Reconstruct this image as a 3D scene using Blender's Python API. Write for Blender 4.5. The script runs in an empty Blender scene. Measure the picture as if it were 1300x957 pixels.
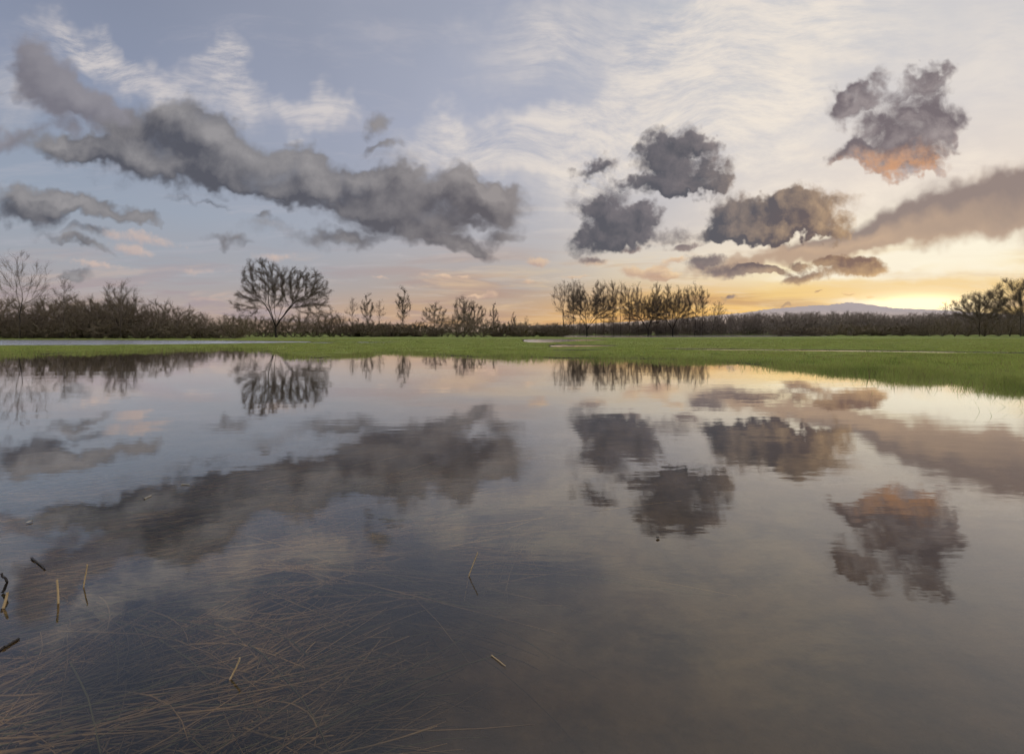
import bpy, math, random
import numpy as np
from math import radians as R

# ------------------------------------------------------------------ basics
scene = bpy.context.scene
COL = scene.collection
F, HX, HY = 600.0, 650.0, 422.0       # focal length and principal direction of the view, photo pixels
EYE = 1.2
SUN_AZ, SUN_EL = 41.2, 2.7            # degrees right of +Y, above the horizon

def at(px, dist):                     # world x of something seen in column px that stands dist metres ahead
    return (px - HX) / F * dist

# ------------------------------------------------------------------ node helper
class NT:
    def __init__(s, tree):
        s.t = tree; s.n = tree.nodes; s.l = tree.links
        s.n.clear()
    def new(s, typ, **kw):
        nd = s.n.new(typ)
        for k, v in kw.items(): setattr(nd, k, v)
        return nd
    def put(s, sock, v):
        if isinstance(v, bpy.types.NodeSocket): s.l.new(v, sock)
        elif v is not None: sock.default_value = v
    def m(s, op, a, b=None, c=None, clamp=False):
        nd = s.new('ShaderNodeMath', operation=op); nd.use_clamp = clamp
        s.put(nd.inputs[0], a); s.put(nd.inputs[1], b); s.put(nd.inputs[2], c)
        return nd.outputs[0]
    def v(s, op, a, b=None, scale=None):
        nd = s.new('ShaderNodeVectorMath', operation=op)
        s.put(nd.inputs[0], a); s.put(nd.inputs[1], b)
        if scale is not None: s.put(nd.inputs['Scale'], scale)
        return nd.outputs['Value'] if op in ('LENGTH', 'DOT_PRODUCT', 'DISTANCE') else nd.outputs['Vector']
    def sep(s, a):
        nd = s.new('ShaderNodeSeparateXYZ'); s.put(nd.inputs[0], a); return nd.outputs
    def comb(s, x=0.0, y=0.0, z=0.0):
        nd = s.new('ShaderNodeCombineXYZ')
        for i, q in enumerate((x, y, z)): s.put(nd.inputs[i], q)
        return nd.outputs[0]
    def noise(s, vec, scale, detail=4.0, rough=0.55, dims='3D', dist=0.0, color=False):
        nd = s.new('ShaderNodeTexNoise', noise_dimensions=dims)
        s.put(nd.inputs['Vector'], vec); s.put(nd.inputs['Scale'], scale)
        s.put(nd.inputs['Detail'], detail); s.put(nd.inputs['Roughness'], rough)
        s.put(nd.inputs['Distortion'], dist)
        return nd.outputs['Color' if color else 'Fac']
    def ss(s, x, lo, hi, olo=0.0, ohi=1.0):          # smoothstep
        nd = s.new('ShaderNodeMapRange', interpolation_type='SMOOTHSTEP')
        for i, q in enumerate((x, lo, hi, olo, ohi)): s.put(nd.inputs[i], q)
        return nd.outputs[0]
    def lin(s, x, lo, hi, olo=0.0, ohi=1.0):
        nd = s.new('ShaderNodeMapRange'); nd.clamp = True
        for i, q in enumerate((x, lo, hi, olo, ohi)): s.put(nd.inputs[i], q)
        return nd.outputs[0]
    def mix(s, f, a, b, mode='MIX'):
        nd = s.new('ShaderNodeMix', data_type='RGBA', blend_type=mode)
        s.put(nd.inputs['Factor'], f)
        s.put(nd.inputs[6], col(a)); s.put(nd.inputs[7], col(b))
        return nd.outputs[2]
    def ramp(s, f, stops, interp='LINEAR'):
        nd = s.new('ShaderNodeValToRGB'); e = nd.color_ramp.elements
        nd.color_ramp.interpolation = interp
        for i, (p, c) in enumerate(stops):
            q = e[i] if i < 2 else e.new(p)
            q.position = p; q.color = col(c)
        s.put(nd.inputs[0], f)
        return nd.outputs[0]

def lin1(c):
    c /= 255.0
    return c / 12.92 if c <= 0.04045 else ((c + 0.055) / 1.055) ** 2.4
def sr(r, g, b):                      # display colour -> linear
    return (lin1(r), lin1(g), lin1(b), 1.0)
def col(c):
    if isinstance(c, (tuple, list)) and len(c) == 3: return (*c, 1.0)
    return c

# ------------------------------------------------------------------ sky
world = bpy.data.worlds.new("World"); scene.world = world; world.use_nodes = True
# ---- cloud lists: where each swelling of a cloud stands on the sky, its half-widths, tilt and weight
veil = [(870, 90, 190, 80, 35, .8), (760, 190, 90, 60, 30, .8), (960, 20, 150, 50, 20, .6), (640, 175, 95, 38, 0, .85), (560, 190, 60, 30, 0, .5),
        (170, 90, 120, 26, -28, .8), (280, 80, 34, 24, 40, .95), (320, 125, 60, 28, -30, .85), (402, 150, 26, 28, 0, .9), (90, 60, 90, 25, -15, .5),
        (1130, 240, 200, 30, 12, .6), (1000, 200, 120, 60, 10, .5), (1250, 80, 120, 110, 0, .4), (690, 40, 90, 50, 20, .6), (1060, 60, 90, 60, 20, .6), (930, 150, 90, 60, 25, .7), (20, 110, 60, 40, -20, .5)]
bar = [(1345, 240, 120, 48, 17), (1225, 266, 100, 32, 15), (1120, 293, 90, 19, 14), (1030, 318, 90, 11, 10), (920, 342, 70, 7, 6, .7)]
gleam = [(1240, 312, 170, 20, 11), (1100, 334, 90, 9, 8, .8), (1150, 384, 70, 6, 0), (1185, 391, 34, 4, 0), (1040, 352, 70, 5, 2, .6), (1270, 340, 90, 12, 4, .7)]
puffs = [(680, 331, 17, 6), (815, 346, 34, 8, -4), (850, 352, 16, 5), (838, 343, 14, 6), (625, 374, 10, 7), (566, 352, 12, 4), (605, 378, 14, 3), (668, 357, 14, 4, 5, .7), (735, 352, 30, 4, 0, .7),
         (1075, 371, 9, 3), (1105, 374, 6, 2), (755, 331, 22, 7, 0, .8), (540, 348, 20, 5, 0, .6), (590, 352, 9, 4), (860, 330, 22, 5, 8, .8), (480, 352, 16, 3, 0, .6), (200, 305, 40, 8, -14, .7), (150, 300, 40, 10, -20, .6), (170, 318, 36, 6, -10, .7), (345, 325, 40, 7, 3, .6), (120, 335, 60, 6, -8, .7), (255, 345, 50, 6, 3, .5)]
torn = [(1140, 126, 60, 18, 18, .9), (1090, 136, 40, 14, 35, .9), (1172, 98, 36, 15, 20, .85), (1105, 108, 34, 12, 30, .7), (1072, 132, 22, 14, 0, .7), (1150, 152, 40, 14, 25, .9), (1190, 120, 26, 12, 30, .6),
        (1130, 182, 70, 24, 14), (1188, 160, 44, 20, 22), (1085, 194, 32, 12, 5), (1160, 205, 50, 17, 0), (1120, 205, 44, 12, 0), (1200, 92, 28, 8, 30, .55), (1210, 176, 30, 11, 30, .65), (1165, 222, 36, 8, 0, .8)]
under = [(1150, 218, 74, 26, -4), (1190, 200, 44, 26, 20, .6), (1105, 210, 44, 16, -10, .6)]
haze_arm = [(40, 56, 22, 24), (48, 84, 28, 26), (62, 112, 36, 24, -30), (98, 132, 42, 20, -28), (138, 150, 44, 20, -30), (172, 165, 30, 18),
            (15, 176, 40, 11, 0, .8), (45, 160, 24, 9, 10, .7), (90, 166, 28, 9, -35, .7), (-10, 120, 40, 9, 0, .5), (-60, 180, 60, 14, 0, .8)]
bank = [(70, 190, 56, 15, -4, .95), (140, 198, 74, 18, -8), (205, 208, 80, 20, -10), (195, 165, 40, 24, -10), (225, 150, 50, 22, -18), (262, 168, 52, 34, -25), (290, 190, 50, 32, -25), (175, 182, 50, 18, -20), (310, 225, 80, 22, -8),
        (345, 222, 50, 22, 0), (390, 206, 34, 15, 0, .9), (400, 228, 50, 20, 0), (440, 242, 70, 22, -5), (480, 228, 34, 12, 10, .8), (520, 248, 74, 24, 0), (560, 228, 46, 16, 0, .9), (600, 246, 46, 20, 0), (643, 256, 26, 20, 0), (625, 240, 24, 12, 0, .8), (560, 272, 70, 18, 0), (490, 270, 66, 11, -4, .8), (430, 302, 52, 9, -5, .85), (440, 270, 60, 14, -8, .5),
        (540, 302, 60, 13, -8), (595, 318, 38, 9, -15), (490, 288, 70, 10, -6, .5), (600, 288, 46, 12, -5, .7), (350, 242, 70, 8, -3), (270, 260, 30, 4, -10, .6), (360, 258, 46, 7, -4, .6),
        (15, 258, 70, 20, 0), (85, 254, 60, 13, -5), (145, 268, 50, 11, -12), (40, 277, 40, 12, 0), (180, 276, 28, 8, -10, .8), (118, 295, 24, 8, -5), (113, 314, 34, 6, -14), (280, 303, 26, 7, -10), (97, 349, 18, 8, 0), (80, 351, 14, 4, 10, .8),
        (482, 165, 15, 13, 0, .9), (487, 190, 20, 6, 5, .8), (637, 306, 22, 7, 0, .9), (333, 280, 10, 5, 0, .6), (420, 312, 80, 12, 0, .45), (662, 282, 40, 16, 0, .45), (330, 290, 60, 10, 0, .36), (230, 250, 60, 9, 0, .4), (110, 224, 60, 9, -10, .42), (490, 205, 60, 14, 0, .4), (345, 196, 50, 12, -10, .4), (60, 300, 50, 10, -8, .4)]
cum = [(856, 182, 36, 24, 0), (838, 206, 28, 24, 0), (888, 186, 24, 11, -10, 0.9), (884, 224, 36, 17, 5), (842, 236, 26, 14, 0), (872, 240, 30, 11, 0), (905, 230, 18, 12, 0), (745, 215, 26, 8, 10, 0.8), (775, 208, 18, 12, 0, 0.8), (800, 232, 14, 8, 0, 0.8), (792, 284, 40, 20, 0), (770, 276, 30, 16, 0), (815, 272, 26, 9, 15, 0.9), (782, 302, 36, 12, 0), (745, 305, 20, 14, 0, 0.6), (932, 274, 30, 25, 0), (980, 280, 54, 22, 0), (1030, 260, 34, 21, 0), (1042, 283, 32, 16, 0), (950, 296, 46, 10, 0), (1010, 295, 50, 10, 0), (1000, 262, 30, 16), (770, 240, 60, 22, 0, .42), (840, 292, 36, 14, 0, .36), (912, 206, 34, 18, 0, .36), (1062, 258, 36, 20, 0, .42), (745, 322, 44, 9, 0, .4), (865, 300, 46, 10, 0, .4), (760, 258, 50, 10, 10, .34)]
lowcum = [(752, 332, 24, 6, 0, 0.8), (802, 318, 20, 5, 0, 0.7), (898, 330, 28, 11, 0), (932, 346, 40, 7, 3), (872, 313, 24, 5, 12, 0.9), (960, 343, 20, 5, 0), (1072, 343, 44, 13, 0), (1098, 338, 28, 11, -10), (1010, 354, 24, 7, 8), (1014, 337, 13, 6, 0), (1048, 330, 16, 5, 0, 0.8), (925, 379, 11, 4, 0), (990, 345, 12, 4, 0, 0.8), (1040, 367, 6, 2, 0), (998, 388, 6, 2, 0)]


def q(px, py): return ((px - HX) / 100.0, (HY - py) / 100.0)
K = 1.55 / 100.0
def make_group(name, ins, outs):
    g = bpy.data.node_groups.new(name, 'ShaderNodeTree')
    for nm, t in ins: g.interface.new_socket(name=nm, in_out='INPUT', socket_type=t)
    for nm, t in outs: g.interface.new_socket(name=nm, in_out='OUTPUT', socket_type=t)
    N = NT(g)
    return g, N, N.new('NodeGroupInput'), N.new('NodeGroupOutput')
FL, VE, CO = 'NodeSocketFloat', 'NodeSocketVector', 'NodeSocketColor'

# 0 outside an ellipse of a cloud, rising to 1 at its centre, added to what came before
LOBE, N, gi, go = make_group('cloud lobe', [('vec', VE), ('ax', VE), ('by', VE), ('weight', FL), ('acc', FL)], [('acc', FL)])
_x = N.v('DOT_PRODUCT', gi.outputs['vec'], gi.outputs['ax']); _y = N.v('DOT_PRODUCT', gi.outputs['vec'], gi.outputs['by'])
_g = N.m('SUBTRACT', 1.0, N.m('SQRT', N.m('MULTIPLY_ADD', _y, _y, N.m('MULTIPLY', _x, _x))), clamp=True)
N.put(go.inputs[0], N.m('MULTIPLY_ADD', _g, gi.outputs['weight'], gi.outputs['acc']))

# warped copy of a sky coordinate
WARP, N, gi, go = make_group('cloud warp', [('vec', VE), ('s1', FL), ('a1', FL), ('s2', FL), ('a2', FL)], [('vec', VE)])
_1 = N.v('SUBTRACT', N.noise(gi.outputs['vec'], gi.outputs['s1'], 2, 0.5, '2D', color=True), (0.5, 0.5, 0.5))
_2 = N.v('SUBTRACT', N.noise(gi.outputs['vec'], gi.outputs['s2'], 2, 0.6, '2D', color=True), (0.5, 0.5, 0.5))
_w = N.sep(N.v('ADD', N.v('ADD', gi.outputs['vec'], N.v('SCALE', _1, scale=gi.outputs['a1'])), N.v('SCALE', _2, scale=gi.outputs['a2'])))
N.put(go.inputs[0], N.comb(_w[0], _w[1], 1.0))

def inside(b, box, pad):
    r = max(b[2], b[3]) * 1.55 if len(b) > 4 and b[4] else None
    rx, ry = (r, r) if r else (b[2] * 1.55, b[3] * 1.55)
    return b[0] + rx + pad > box[0] and b[0] - rx - pad < box[1] and b[1] + ry + pad > box[2] and b[1] - ry - pad < box[3]

# the colour of one stretch of the sky; only the clouds that reach into it are worked out there
def sky_group(idx, box):
    g, N, gi, go = make_group('sky stretch', [('dir', VE)], [('colour', CO)])
    d = N.v('ADD', gi.outputs['dir'], (2e-6 * (idx + 1), 1e-6 * idx, 0.0))
    X, Y, Z = N.sep(d)
    el = N.m('MAXIMUM', Z, 0.0)
    # clear and veiled sky between the clouds
    sky = N.new('ShaderNodeTexSky', sky_type='NISHITA')
    sky.sun_disc = False; sky.sun_elevation = R(SUN_EL); sky.sun_rotation = R(SUN_AZ)
    sky.air_density = 1.0; sky.dust_density = 2.0; sky.ozone_density = 2.0
    az = N.m('ARCTAN2', X, Y)
    away = N.m('ABSOLUTE', N.m('SUBTRACT', az, R(SUN_AZ)))          # radians from the sun's bearing
    wob = N.m('SUBTRACT', N.noise(d, 2.4, 3, 0.5), 0.5)
    away = N.m('ADD', away, N.m('MULTIPLY', wob, 0.5))
    e2 = N.m('ADD', el, N.m('MULTIPLY', wob, 0.06))
    left = N.ramp(e2, [(0.0, sr(190, 166, 156)), (0.05, sr(184, 170, 167)), (0.11, sr(168, 171, 180)), (0.20, sr(158, 169, 186)), (0.38, sr(145, 154, 177)), (0.62, sr(126, 133, 153)), (0.85, (0.95, 0.94, 0.98))])  # last stop of each ramp: unseen overhead sky, brightened to lift ambient light
    mid = N.ramp(e2, [(0.0, sr(234, 180, 112)), (0.035, sr(208, 172, 138)), (0.09, sr(184, 170, 163)), (0.2, sr(184, 183, 190)), (0.40, sr(177, 181, 198)), (0.62, sr(166, 171, 188)), (0.85, (1.0, 0.98, 1.0))])
    right = N.ramp(e2, [(0.0, sr(255, 190, 74)), (0.035, sr(253, 193, 88)), (0.077, sr(243, 195, 114)), (0.11, sr(253, 234, 196)), (0.15, sr(252, 239, 216)), (0.21, sr(232, 221, 211)), (0.33, sr(220, 215, 214)), (0.62, sr(200, 203, 210)), (0.85, (1.05, 1.0, 0.98))])
    base = N.mix(N.ss(away, 0.75, 1.5), mid, left)
    base = N.mix(N.ss(away, 0.10, 0.80), right, base)
    base = N.mix(0.10, base, N.v('MINIMUM', N.v('SCALE', sky.outputs[0], scale=0.10), (0.8, 0.8, 0.8)))
    # flat cloud-face coordinates on the sky: one unit is about 9.5 degrees
    ay = N.m('MAXIMUM', Y, 0.06)
    U = N.m('MULTIPLY', N.m('DIVIDE', X, ay), 6.0); V = N.m('MULTIPLY', N.m('DIVIDE', el, ay), 6.0)
    W = N.comb(U, V, 0.0)
    W1 = N.comb(U, V, 1.0)
    sunw = (F * math.tan(R(SUN_AZ)) / 100.0, F * math.tan(R(SUN_EL)) / math.cos(R(SUN_AZ)) / 100.0)
    toSun = N.v('SUBTRACT', (sunw[0], sunw[1], 0.0), W)
    dsun = N.v('LENGTH', toSun)
    # the sun's glow through the veil
    glow = N.m('POWER', 2.718, N.m('MULTIPLY', N.m('POWER', N.v('LENGTH', N.v('MULTIPLY', toSun, (0.45, 2.0, 0.0))), 1.2), -2.0))
    hot = N.m('POWER', 2.718, N.m('MULTIPLY', N.m('POWER', N.v('LENGTH', N.v('MULTIPLY', toSun, (1.0, 6.0, 0))), 2.0), -3.0))


    if box is None:
        N.put(go.inputs[0], N.mix(N.ss(Z, 0.0, -0.05), base, (0.10, 0.09, 0.07)))
        return g
    def field(vec, blobs):
        acc = None
        for b in blobs:
            px, py, rx, ry = b[:4]; ang = R(b[4] if len(b) > 4 else 0.0)
            cx, cy = q(px, py); c_, s_ = math.cos(ang), math.sin(ang)
            ax, by = 1 / (rx * K), 1 / (ry * K)
            nd = N.new('ShaderNodeGroup'); nd.node_tree = LOBE
            nd.inputs['ax'].default_value = (c_ * ax, s_ * ax, -(cx * c_ + cy * s_) * ax)
            nd.inputs['by'].default_value = (-s_ * by, c_ * by, -(-cx * s_ + cy * c_) * by)
            nd.inputs['weight'].default_value = b[5] if len(b) > 5 else 1.0
            N.put(nd.inputs['vec'], vec)
            if acc is not None: N.put(nd.inputs['acc'], acc)
            acc = nd.outputs[0]
        return acc
    def warp(*p):
        nd = N.new('ShaderNodeGroup'); nd.node_tree = WARP
        N.put(nd.inputs['vec'], W1)
        for i in range(4): nd.inputs[i + 1].default_value = p[i]
        return nd.outputs[0]
    ds = lambda a, b, lo=1.0, hi=9.0: N.mix(N.ss(dsun, lo, hi), a, b)
    def layer(c, blobs, wp, na, nscale, lo, hi, amax, dark, lite, step, dim=0.12, detail=6, rough=0.58, gain=1.2, rim=0.3, rise=1.2, relief=0.9):
        wv = warp(*wp)
        dir_ = N.v('SCALE', N.v('NORMALIZE', N.v('ADD', N.v('NORMALIZE', toSun), (0, rise, 0))), scale=step)
        def dens(vec, w0, det):
            n = N.m('SUBTRACT', N.noise(w0, nscale, det, rough, '2D', 0.2), 0.5)
            f = field(vec, blobs)
            soft = N.m('DIVIDE', f, N.m('MULTIPLY_ADD', f, 0.30, 0.85))       # lobes heaped on one another keep swelling
            nn = N.m('MULTIPLY', N.m('MULTIPLY', n, na), N.ss(f, 0.0, 0.25))
            return N.m('ADD', N.m('MINIMUM', f, 1.05), nn), N.m('MULTIPLY_ADD', nn, relief, soft)
        d0, h0 = dens(wv, W, detail)
        d1, h1 = dens(N.v('ADD', wv, dir_), N.v('ADD', W, dir_), max(2, detail - 2))
        a = N.ss(d0, lo, hi)
        lit = N.m('MULTIPLY', N.m('SUBTRACT', h0, h1), gain)
        thin = N.ss(d0, hi + 0.3, lo)
        shade = N.m('ADD', N.m('MULTIPLY_ADD', thin, rim, lit), dim, clamp=True)
        return N.mix(N.m('MULTIPLY', a, amax), c, N.mix(shade, dark, lite)), a


    pick = lambda bl, pad=45: [b for b in bl if inside(b, box, pad)]
    c = base
    # thin high veil: rippled cirrus, projected on a layer overhead so that it converges towards the horizon
    zz = N.m('ADD', el, 0.12)
    P = N.comb(N.m('DIVIDE', X, zz), N.m('DIVIDE', Y, zz), 0.0)
    def turned(a, sx, sy):
        mp = N.new('ShaderNodeMapping'); N.put(mp.inputs['Vector'], P)
        mp.inputs['Rotation'].default_value = (0, 0, R(a)); mp.inputs['Scale'].default_value = (sx, sy, 1.0)
        return mp.outputs[0]
    t1 = turned(38, 1.0, 3.2)
    t1 = N.v('ADD', t1, N.v('SCALE', N.noise(P, 1.0, 3, 0.6, '2D', color=True), scale=1.1))
    streak = N.noise(t1, 1.25, 5, 0.64, '2D')
    vb = pick(veil)
    if vb:                                              # combed and rippled cirrus; its fibres fall to the right on the left of the sky and rise on the right
        Ww = N.v('ADD', W, N.v('SCALE', N.v('SUBTRACT', N.noise(W, 0.45, 1, 0.5, '2D', color=True), (0.5, 0.5, 0.5)), scale=1.1))
        def combed(a, sx, sy, sc, det, dist):
            mp = N.new('ShaderNodeMapping'); N.put(mp.inputs['Vector'], Ww)
            mp.inputs['Rotation'].default_value = (0, 0, R(-a)); mp.inputs['Scale'].default_value = (sx, sy, 1.0)
            return N.noise(mp.outputs[0], sc, det, 0.66, '2D', dist)
        lf = box[1] <= 465
        fib = combed(-30 if lf else 36, 0.7, 2.4, 1.2, 7, 0.0)
        rip = combed(-34 if lf else -14, 2.2, 8.5 if lf else 7.5, 1.3, 5, 0.0)
        cir = N.m('ADD', N.m('MULTIPLY', fib, 0.60 if lf else 0.72), N.m('MULTIPLY', rip, 0.40 if lf else 0.28))
        vm = field(warp(0.9, 1.0, 3.0, 0.5), vb)
        va = N.m('MULTIPLY', N.ss(cir, 0.26, 0.68), N.ss(vm, 0.0, 0.8), clamp=True)
        c = N.mix(N.m('MULTIPLY', va, 0.78), c, ds(sr(250, 237, 220), sr(220, 212, 208), 2, 9))
    c = N.mix(N.m('MULTIPLY', N.ss(streak, 0.50, 0.76), 0.25), c, N.mix(N.ss(away, 0.2, 1.4), sr(240, 226, 210), sr(190, 186, 194)))
    if box[3] > 260:                                # stretched low bars near the horizon
        low = N.noise(N.comb(N.m('MULTIPLY', U, 0.35), N.m('MULTIPLY', V, 3.0), 0.0), 1.5, 4, 0.55, '2D', 0.4)
        lowm = N.m('MULTIPLY', N.ss(V, 1.4, 0.25), N.ss(low, 0.46, 0.66))
        c = N.mix(N.m('MULTIPLY', lowm, 0.80), c, N.mix(N.ss(away, 0.25, 1.2), sr(196, 148, 98), sr(168, 154, 158)))
        lb = N.noise(N.comb(N.m('MULTIPLY', U, 0.4), N.m('MULTIPLY', V, 2.6), 3.0), 1.9, 4, 0.6, '3D', 0.5)
        lowb = N.m('MULTIPLY', N.ss(V, 1.3, 0.3), N.ss(lb, 0.52, 0.72))
        c = N.mix(N.m('MULTIPLY', lowb, 0.5), c, N.mix(N.ss(away, 0.2, 1.3), sr(252, 220, 156), sr(218, 188, 168)))
    if box[1] > 880:
        c = N.mix(N.m('MULTIPLY', glow, 0.8), c, sr(255, 243, 214))
    b = pick(gleam)
    if b:
        gn = N.noise(N.v('MULTIPLY', W, (0.5, 2.5, 1.0)), 1.6, 5, 0.6, '2D')
        c = N.mix(N.m('MULTIPLY', N.ss(N.m('ADD', field(warp(0.8, 0.2, 3.0, 0.1), b), N.m('MULTIPLY', N.m('SUBTRACT', gn, 0.5), 0.6)), 0.02, 0.75), 0.85), c, sr(255, 246, 224))
    if box[1] > 880:
        c = N.mix(N.m('MULTIPLY', hot, 0.95), c, (1.9, 1.45, 0.75))
    b = pick(bar)
    if b: c, _ = layer(c, b, (0.9, 0.30, 3.0, 0.22), 0.62, 1.6, 0.08, 0.72, 0.93, sr(142, 125, 120), sr(214, 180, 148), 0.22, detail=7, gain=0.55, rim=0.30, dim=0.08, rise=-0.8)
    b = pick(puffs)
    if b: c, _ = layer(c, b, (2.2, 0.12, 7.0, 0.07), 0.75, 5.0, 0.24, 0.75, 0.68, ds(sr(186, 140, 112), sr(186, 168, 164)), ds(sr(252, 214, 158), sr(228, 198, 178)), 0.05)
    b = pick(torn)
    if b:
        c, a6 = layer(c, b, (1.6, 0.5, 5.0, 0.28), 1.5, 2.4, 0.22, 1.05, 0.95, sr(112, 102, 107), sr(186, 174, 172), 0.14, rise=0.7, gain=0.8, rim=0.12, dim=0.10, detail=7)
        u = pick(under)
        if u: c = N.mix(N.m('MULTIPLY', N.m('MULTIPLY', N.m('MULTIPLY', N.ss(field(warp(1.6, 0.3, 5.0, 0.25), u), 0.05, 1.1), N.ss(N.noise(W, 3.2, 5, 0.6, '2D'), 0.28, 0.64)), a6), 0.80), c, sr(218, 162, 120))
    b = pick(haze_arm)
    if b: c, _ = layer(c, b, (1.0, 0.5, 3.2, 0.26), 0.8, 1.5, 0.14, 0.95, 0.90, sr(116, 113, 122), sr(148, 144, 150), 0.2, detail=5, gain=0.7, rim=0.1, dim=0.15)
    b = pick(bank)
    if b: c, _ = layer(c, b, (1.3, 0.42, 4.2, 0.24), 1.15, 1.7, 0.14, 1.0, 0.96, ds(sr(94, 90, 95), sr(84, 85, 94), 5, 9), ds(sr(152, 144, 142), sr(152, 149, 151), 4, 9), 0.26, dim=0.20, rim=0.04, gain=0.62, detail=7, rough=0.54, relief=1.7, rise=1.5)
    b = pick(lowcum)
    if b: c, _ = layer(c, b, (1.6, 0.16, 6.0, 0.10), 0.85, 5.5, 0.22, 0.72, 0.95, ds(sr(128, 98, 86), sr(108, 100, 104), 0.6, 3.0), ds(sr(250, 206, 146), sr(172, 152, 144), 0.8, 3.0), 0.07, dim=0.10, gain=0.6, rim=0.30, rise=-0.5, detail=6)
    b = pick(cum)
    if b: c, _ = layer(c, b, (1.9, 0.36, 6.0, 0.26), 1.35, 2.8, 0.12, 0.88, 0.97, ds(sr(116, 94, 88), sr(86, 86, 94), 0.6, 3.0), ds(sr(246, 204, 150), sr(150, 140, 142), 0.8, 3.8), 0.11, dim=0.12, gain=0.65, rim=0.22, rise=0.9, detail=7)
    N.put(go.inputs[0], c)
    return g

def build_world():
    count = [0]
    def stretch(box):
        count[0] += 1
        return sky_group(count[0], box)
    def rows(xs, y0, y1): return [stretch((a, b, y0, y1)) for a, b in zip(xs, xs[1:])]
    xt = [-300, 150, 330, 465, 560, 720, 830, 960, 1090, 1900]
    xb = [-300, 110, 240, 380, 520, 640, 740, 830, 960, 1090, 1900]
    gt, gb, gr = rows(xt, -160, 250), rows(xb, 250, 422), stretch(None)
    N = NT(world.node_tree)
    d = N.v('NORMALIZE', N.new('ShaderNodeTexCoord').outputs['Generated'])
    X, Y, Z = N.sep(d)
    ay = N.m('MAXIMUM', Y, 0.06)
    U = N.m('MULTIPLY', N.m('DIVIDE', X, ay), 6.0); V = N.m('MULTIPLY', N.m('DIVIDE', N.m('MAXIMUM', Z, 0.0), ay), 6.0)
    def emit(g):
        nd = N.new('ShaderNodeGroup'); nd.node_tree = g; N.put(nd.inputs[0], d)
        bg = N.new('ShaderNodeBackground'); N.put(bg.inputs['Color'], N.v('SCALE', nd.outputs[0], scale=10.0)); bg.inputs['Strength'].default_value = 0.1
        return bg.outputs[0]
    def choose(f, a, b):                                # shader a where f is 0, shader b where it is 1
        mx = N.new('ShaderNodeMixShader'); N.put(mx.inputs[0], f); N.put(mx.inputs[1], a); N.put(mx.inputs[2], b)
        return mx.outputs[0]
    def tree(xs, gs):
        if len(gs) == 1: return emit(gs[0])
        k = len(gs) // 2
        return choose(N.m('GREATER_THAN', U, (xs[k] - HX) / 100.0), tree(xs[:k + 1], gs[:k]), tree(xs[k:], gs[k:]))
    front = choose(N.m('GREATER_THAN', V, (HY - 250) / 100.0), tree(xb, gb), tree(xt, gt))
    ok = N.m('MULTIPLY', N.m('LESS_THAN', V, 5.8), N.m('MULTIPLY', N.m('GREATER_THAN', Y, 0.3), N.m('GREATER_THAN', Z, 0.0)))
    out = N.new('ShaderNodeOutputWorld'); N.l.new(choose(ok, emit(gr), front), out.inputs[0])
    world.cycles.sampling_method = 'NONE'
build_world()

# ------------------------------------------------------------------ camera and sun
cam = bpy.data.cameras.new('camera'); cam.sensor_width = 36.0; cam.lens = 36.0 * F / 1300.0
cam.shift_y = -(957 / 2 - HY) / 1300.0; cam.clip_end = 60000; cam.clip_start = 0.05
camo = bpy.data.objects.new('camera', cam); camo.location = (0, 0, EYE); camo.rotation_euler = (R(90), 0, 0)
COL.objects.link(camo); scene.camera = camo
sl = bpy.data.lights.new('sun', 'SUN'); sl.energy = 2.0; sl.angle = R(1.5); sl.color = (1.0, 0.72, 0.45)
so = bpy.data.objects.new('sun', sl); so.location = (60, 60, 40)
so.rotation_euler = (R(90 - 1.0), 0, R(180 - SUN_AZ) )
COL.objects.link(so)
scene.view_settings.view_transform = 'Standard'; scene.view_settings.look = 'None'
scene.cycles.use_adaptive_sampling = True; scene.cycles.adaptive_threshold = 0.03; scene.cycles.adaptive_min_samples = 12
scene.view_settings.exposure = 0; scene.view_settings.gamma = 1

#MORE
# ------------------------------------------------------------------ mesh helpers
rng = np.random.default_rng(7)
def mesh_obj(name, verts, faces, mats, parent=None, smooth=False, fmat=None):
    me = bpy.data.meshes.new(name)
    verts = np.asarray(verts, dtype=np.float32)
    if isinstance(faces, np.ndarray):
        n, k = faces.shape
        me.vertices.add(len(verts)); me.vertices.foreach_set('co', verts.ravel())
        me.loops.add(n * k); me.loops.foreach_set('vertex_index', faces.astype(np.int32).ravel())
        me.polygons.add(n); me.polygons.foreach_set('loop_start', np.arange(0, n * k, k, dtype=np.int32))
        if smooth: me.polygons.foreach_set('use_smooth', np.ones(n, dtype=bool))
        me.update(calc_edges=True)
    else:
        me.from_pydata([tuple(v) for v in verts], [], faces); me.update()
    for m in (mats if isinstance(mats, (list, tuple)) else [mats]): me.materials.append(m)
    o = bpy.data.objects.new(name, me); COL.objects.link(o)
    if parent is not None: o.parent = parent
    return o
def tag(o, label=None, cat=None, group=None, kind=None):
    for k, v in (('label', label), ('category', cat), ('group', group), ('kind', kind)):
        if v: o[k] = v
    return o
def empty(name, loc, rz=0.0, sc=(1, 1, 1)):
    e = bpy.data.objects.new(name, None); e.location = loc; e.rotation_euler = (0, 0, rz); e.scale = sc
    e.empty_display_size = 0.2; COL.objects.link(e); return e

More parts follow.
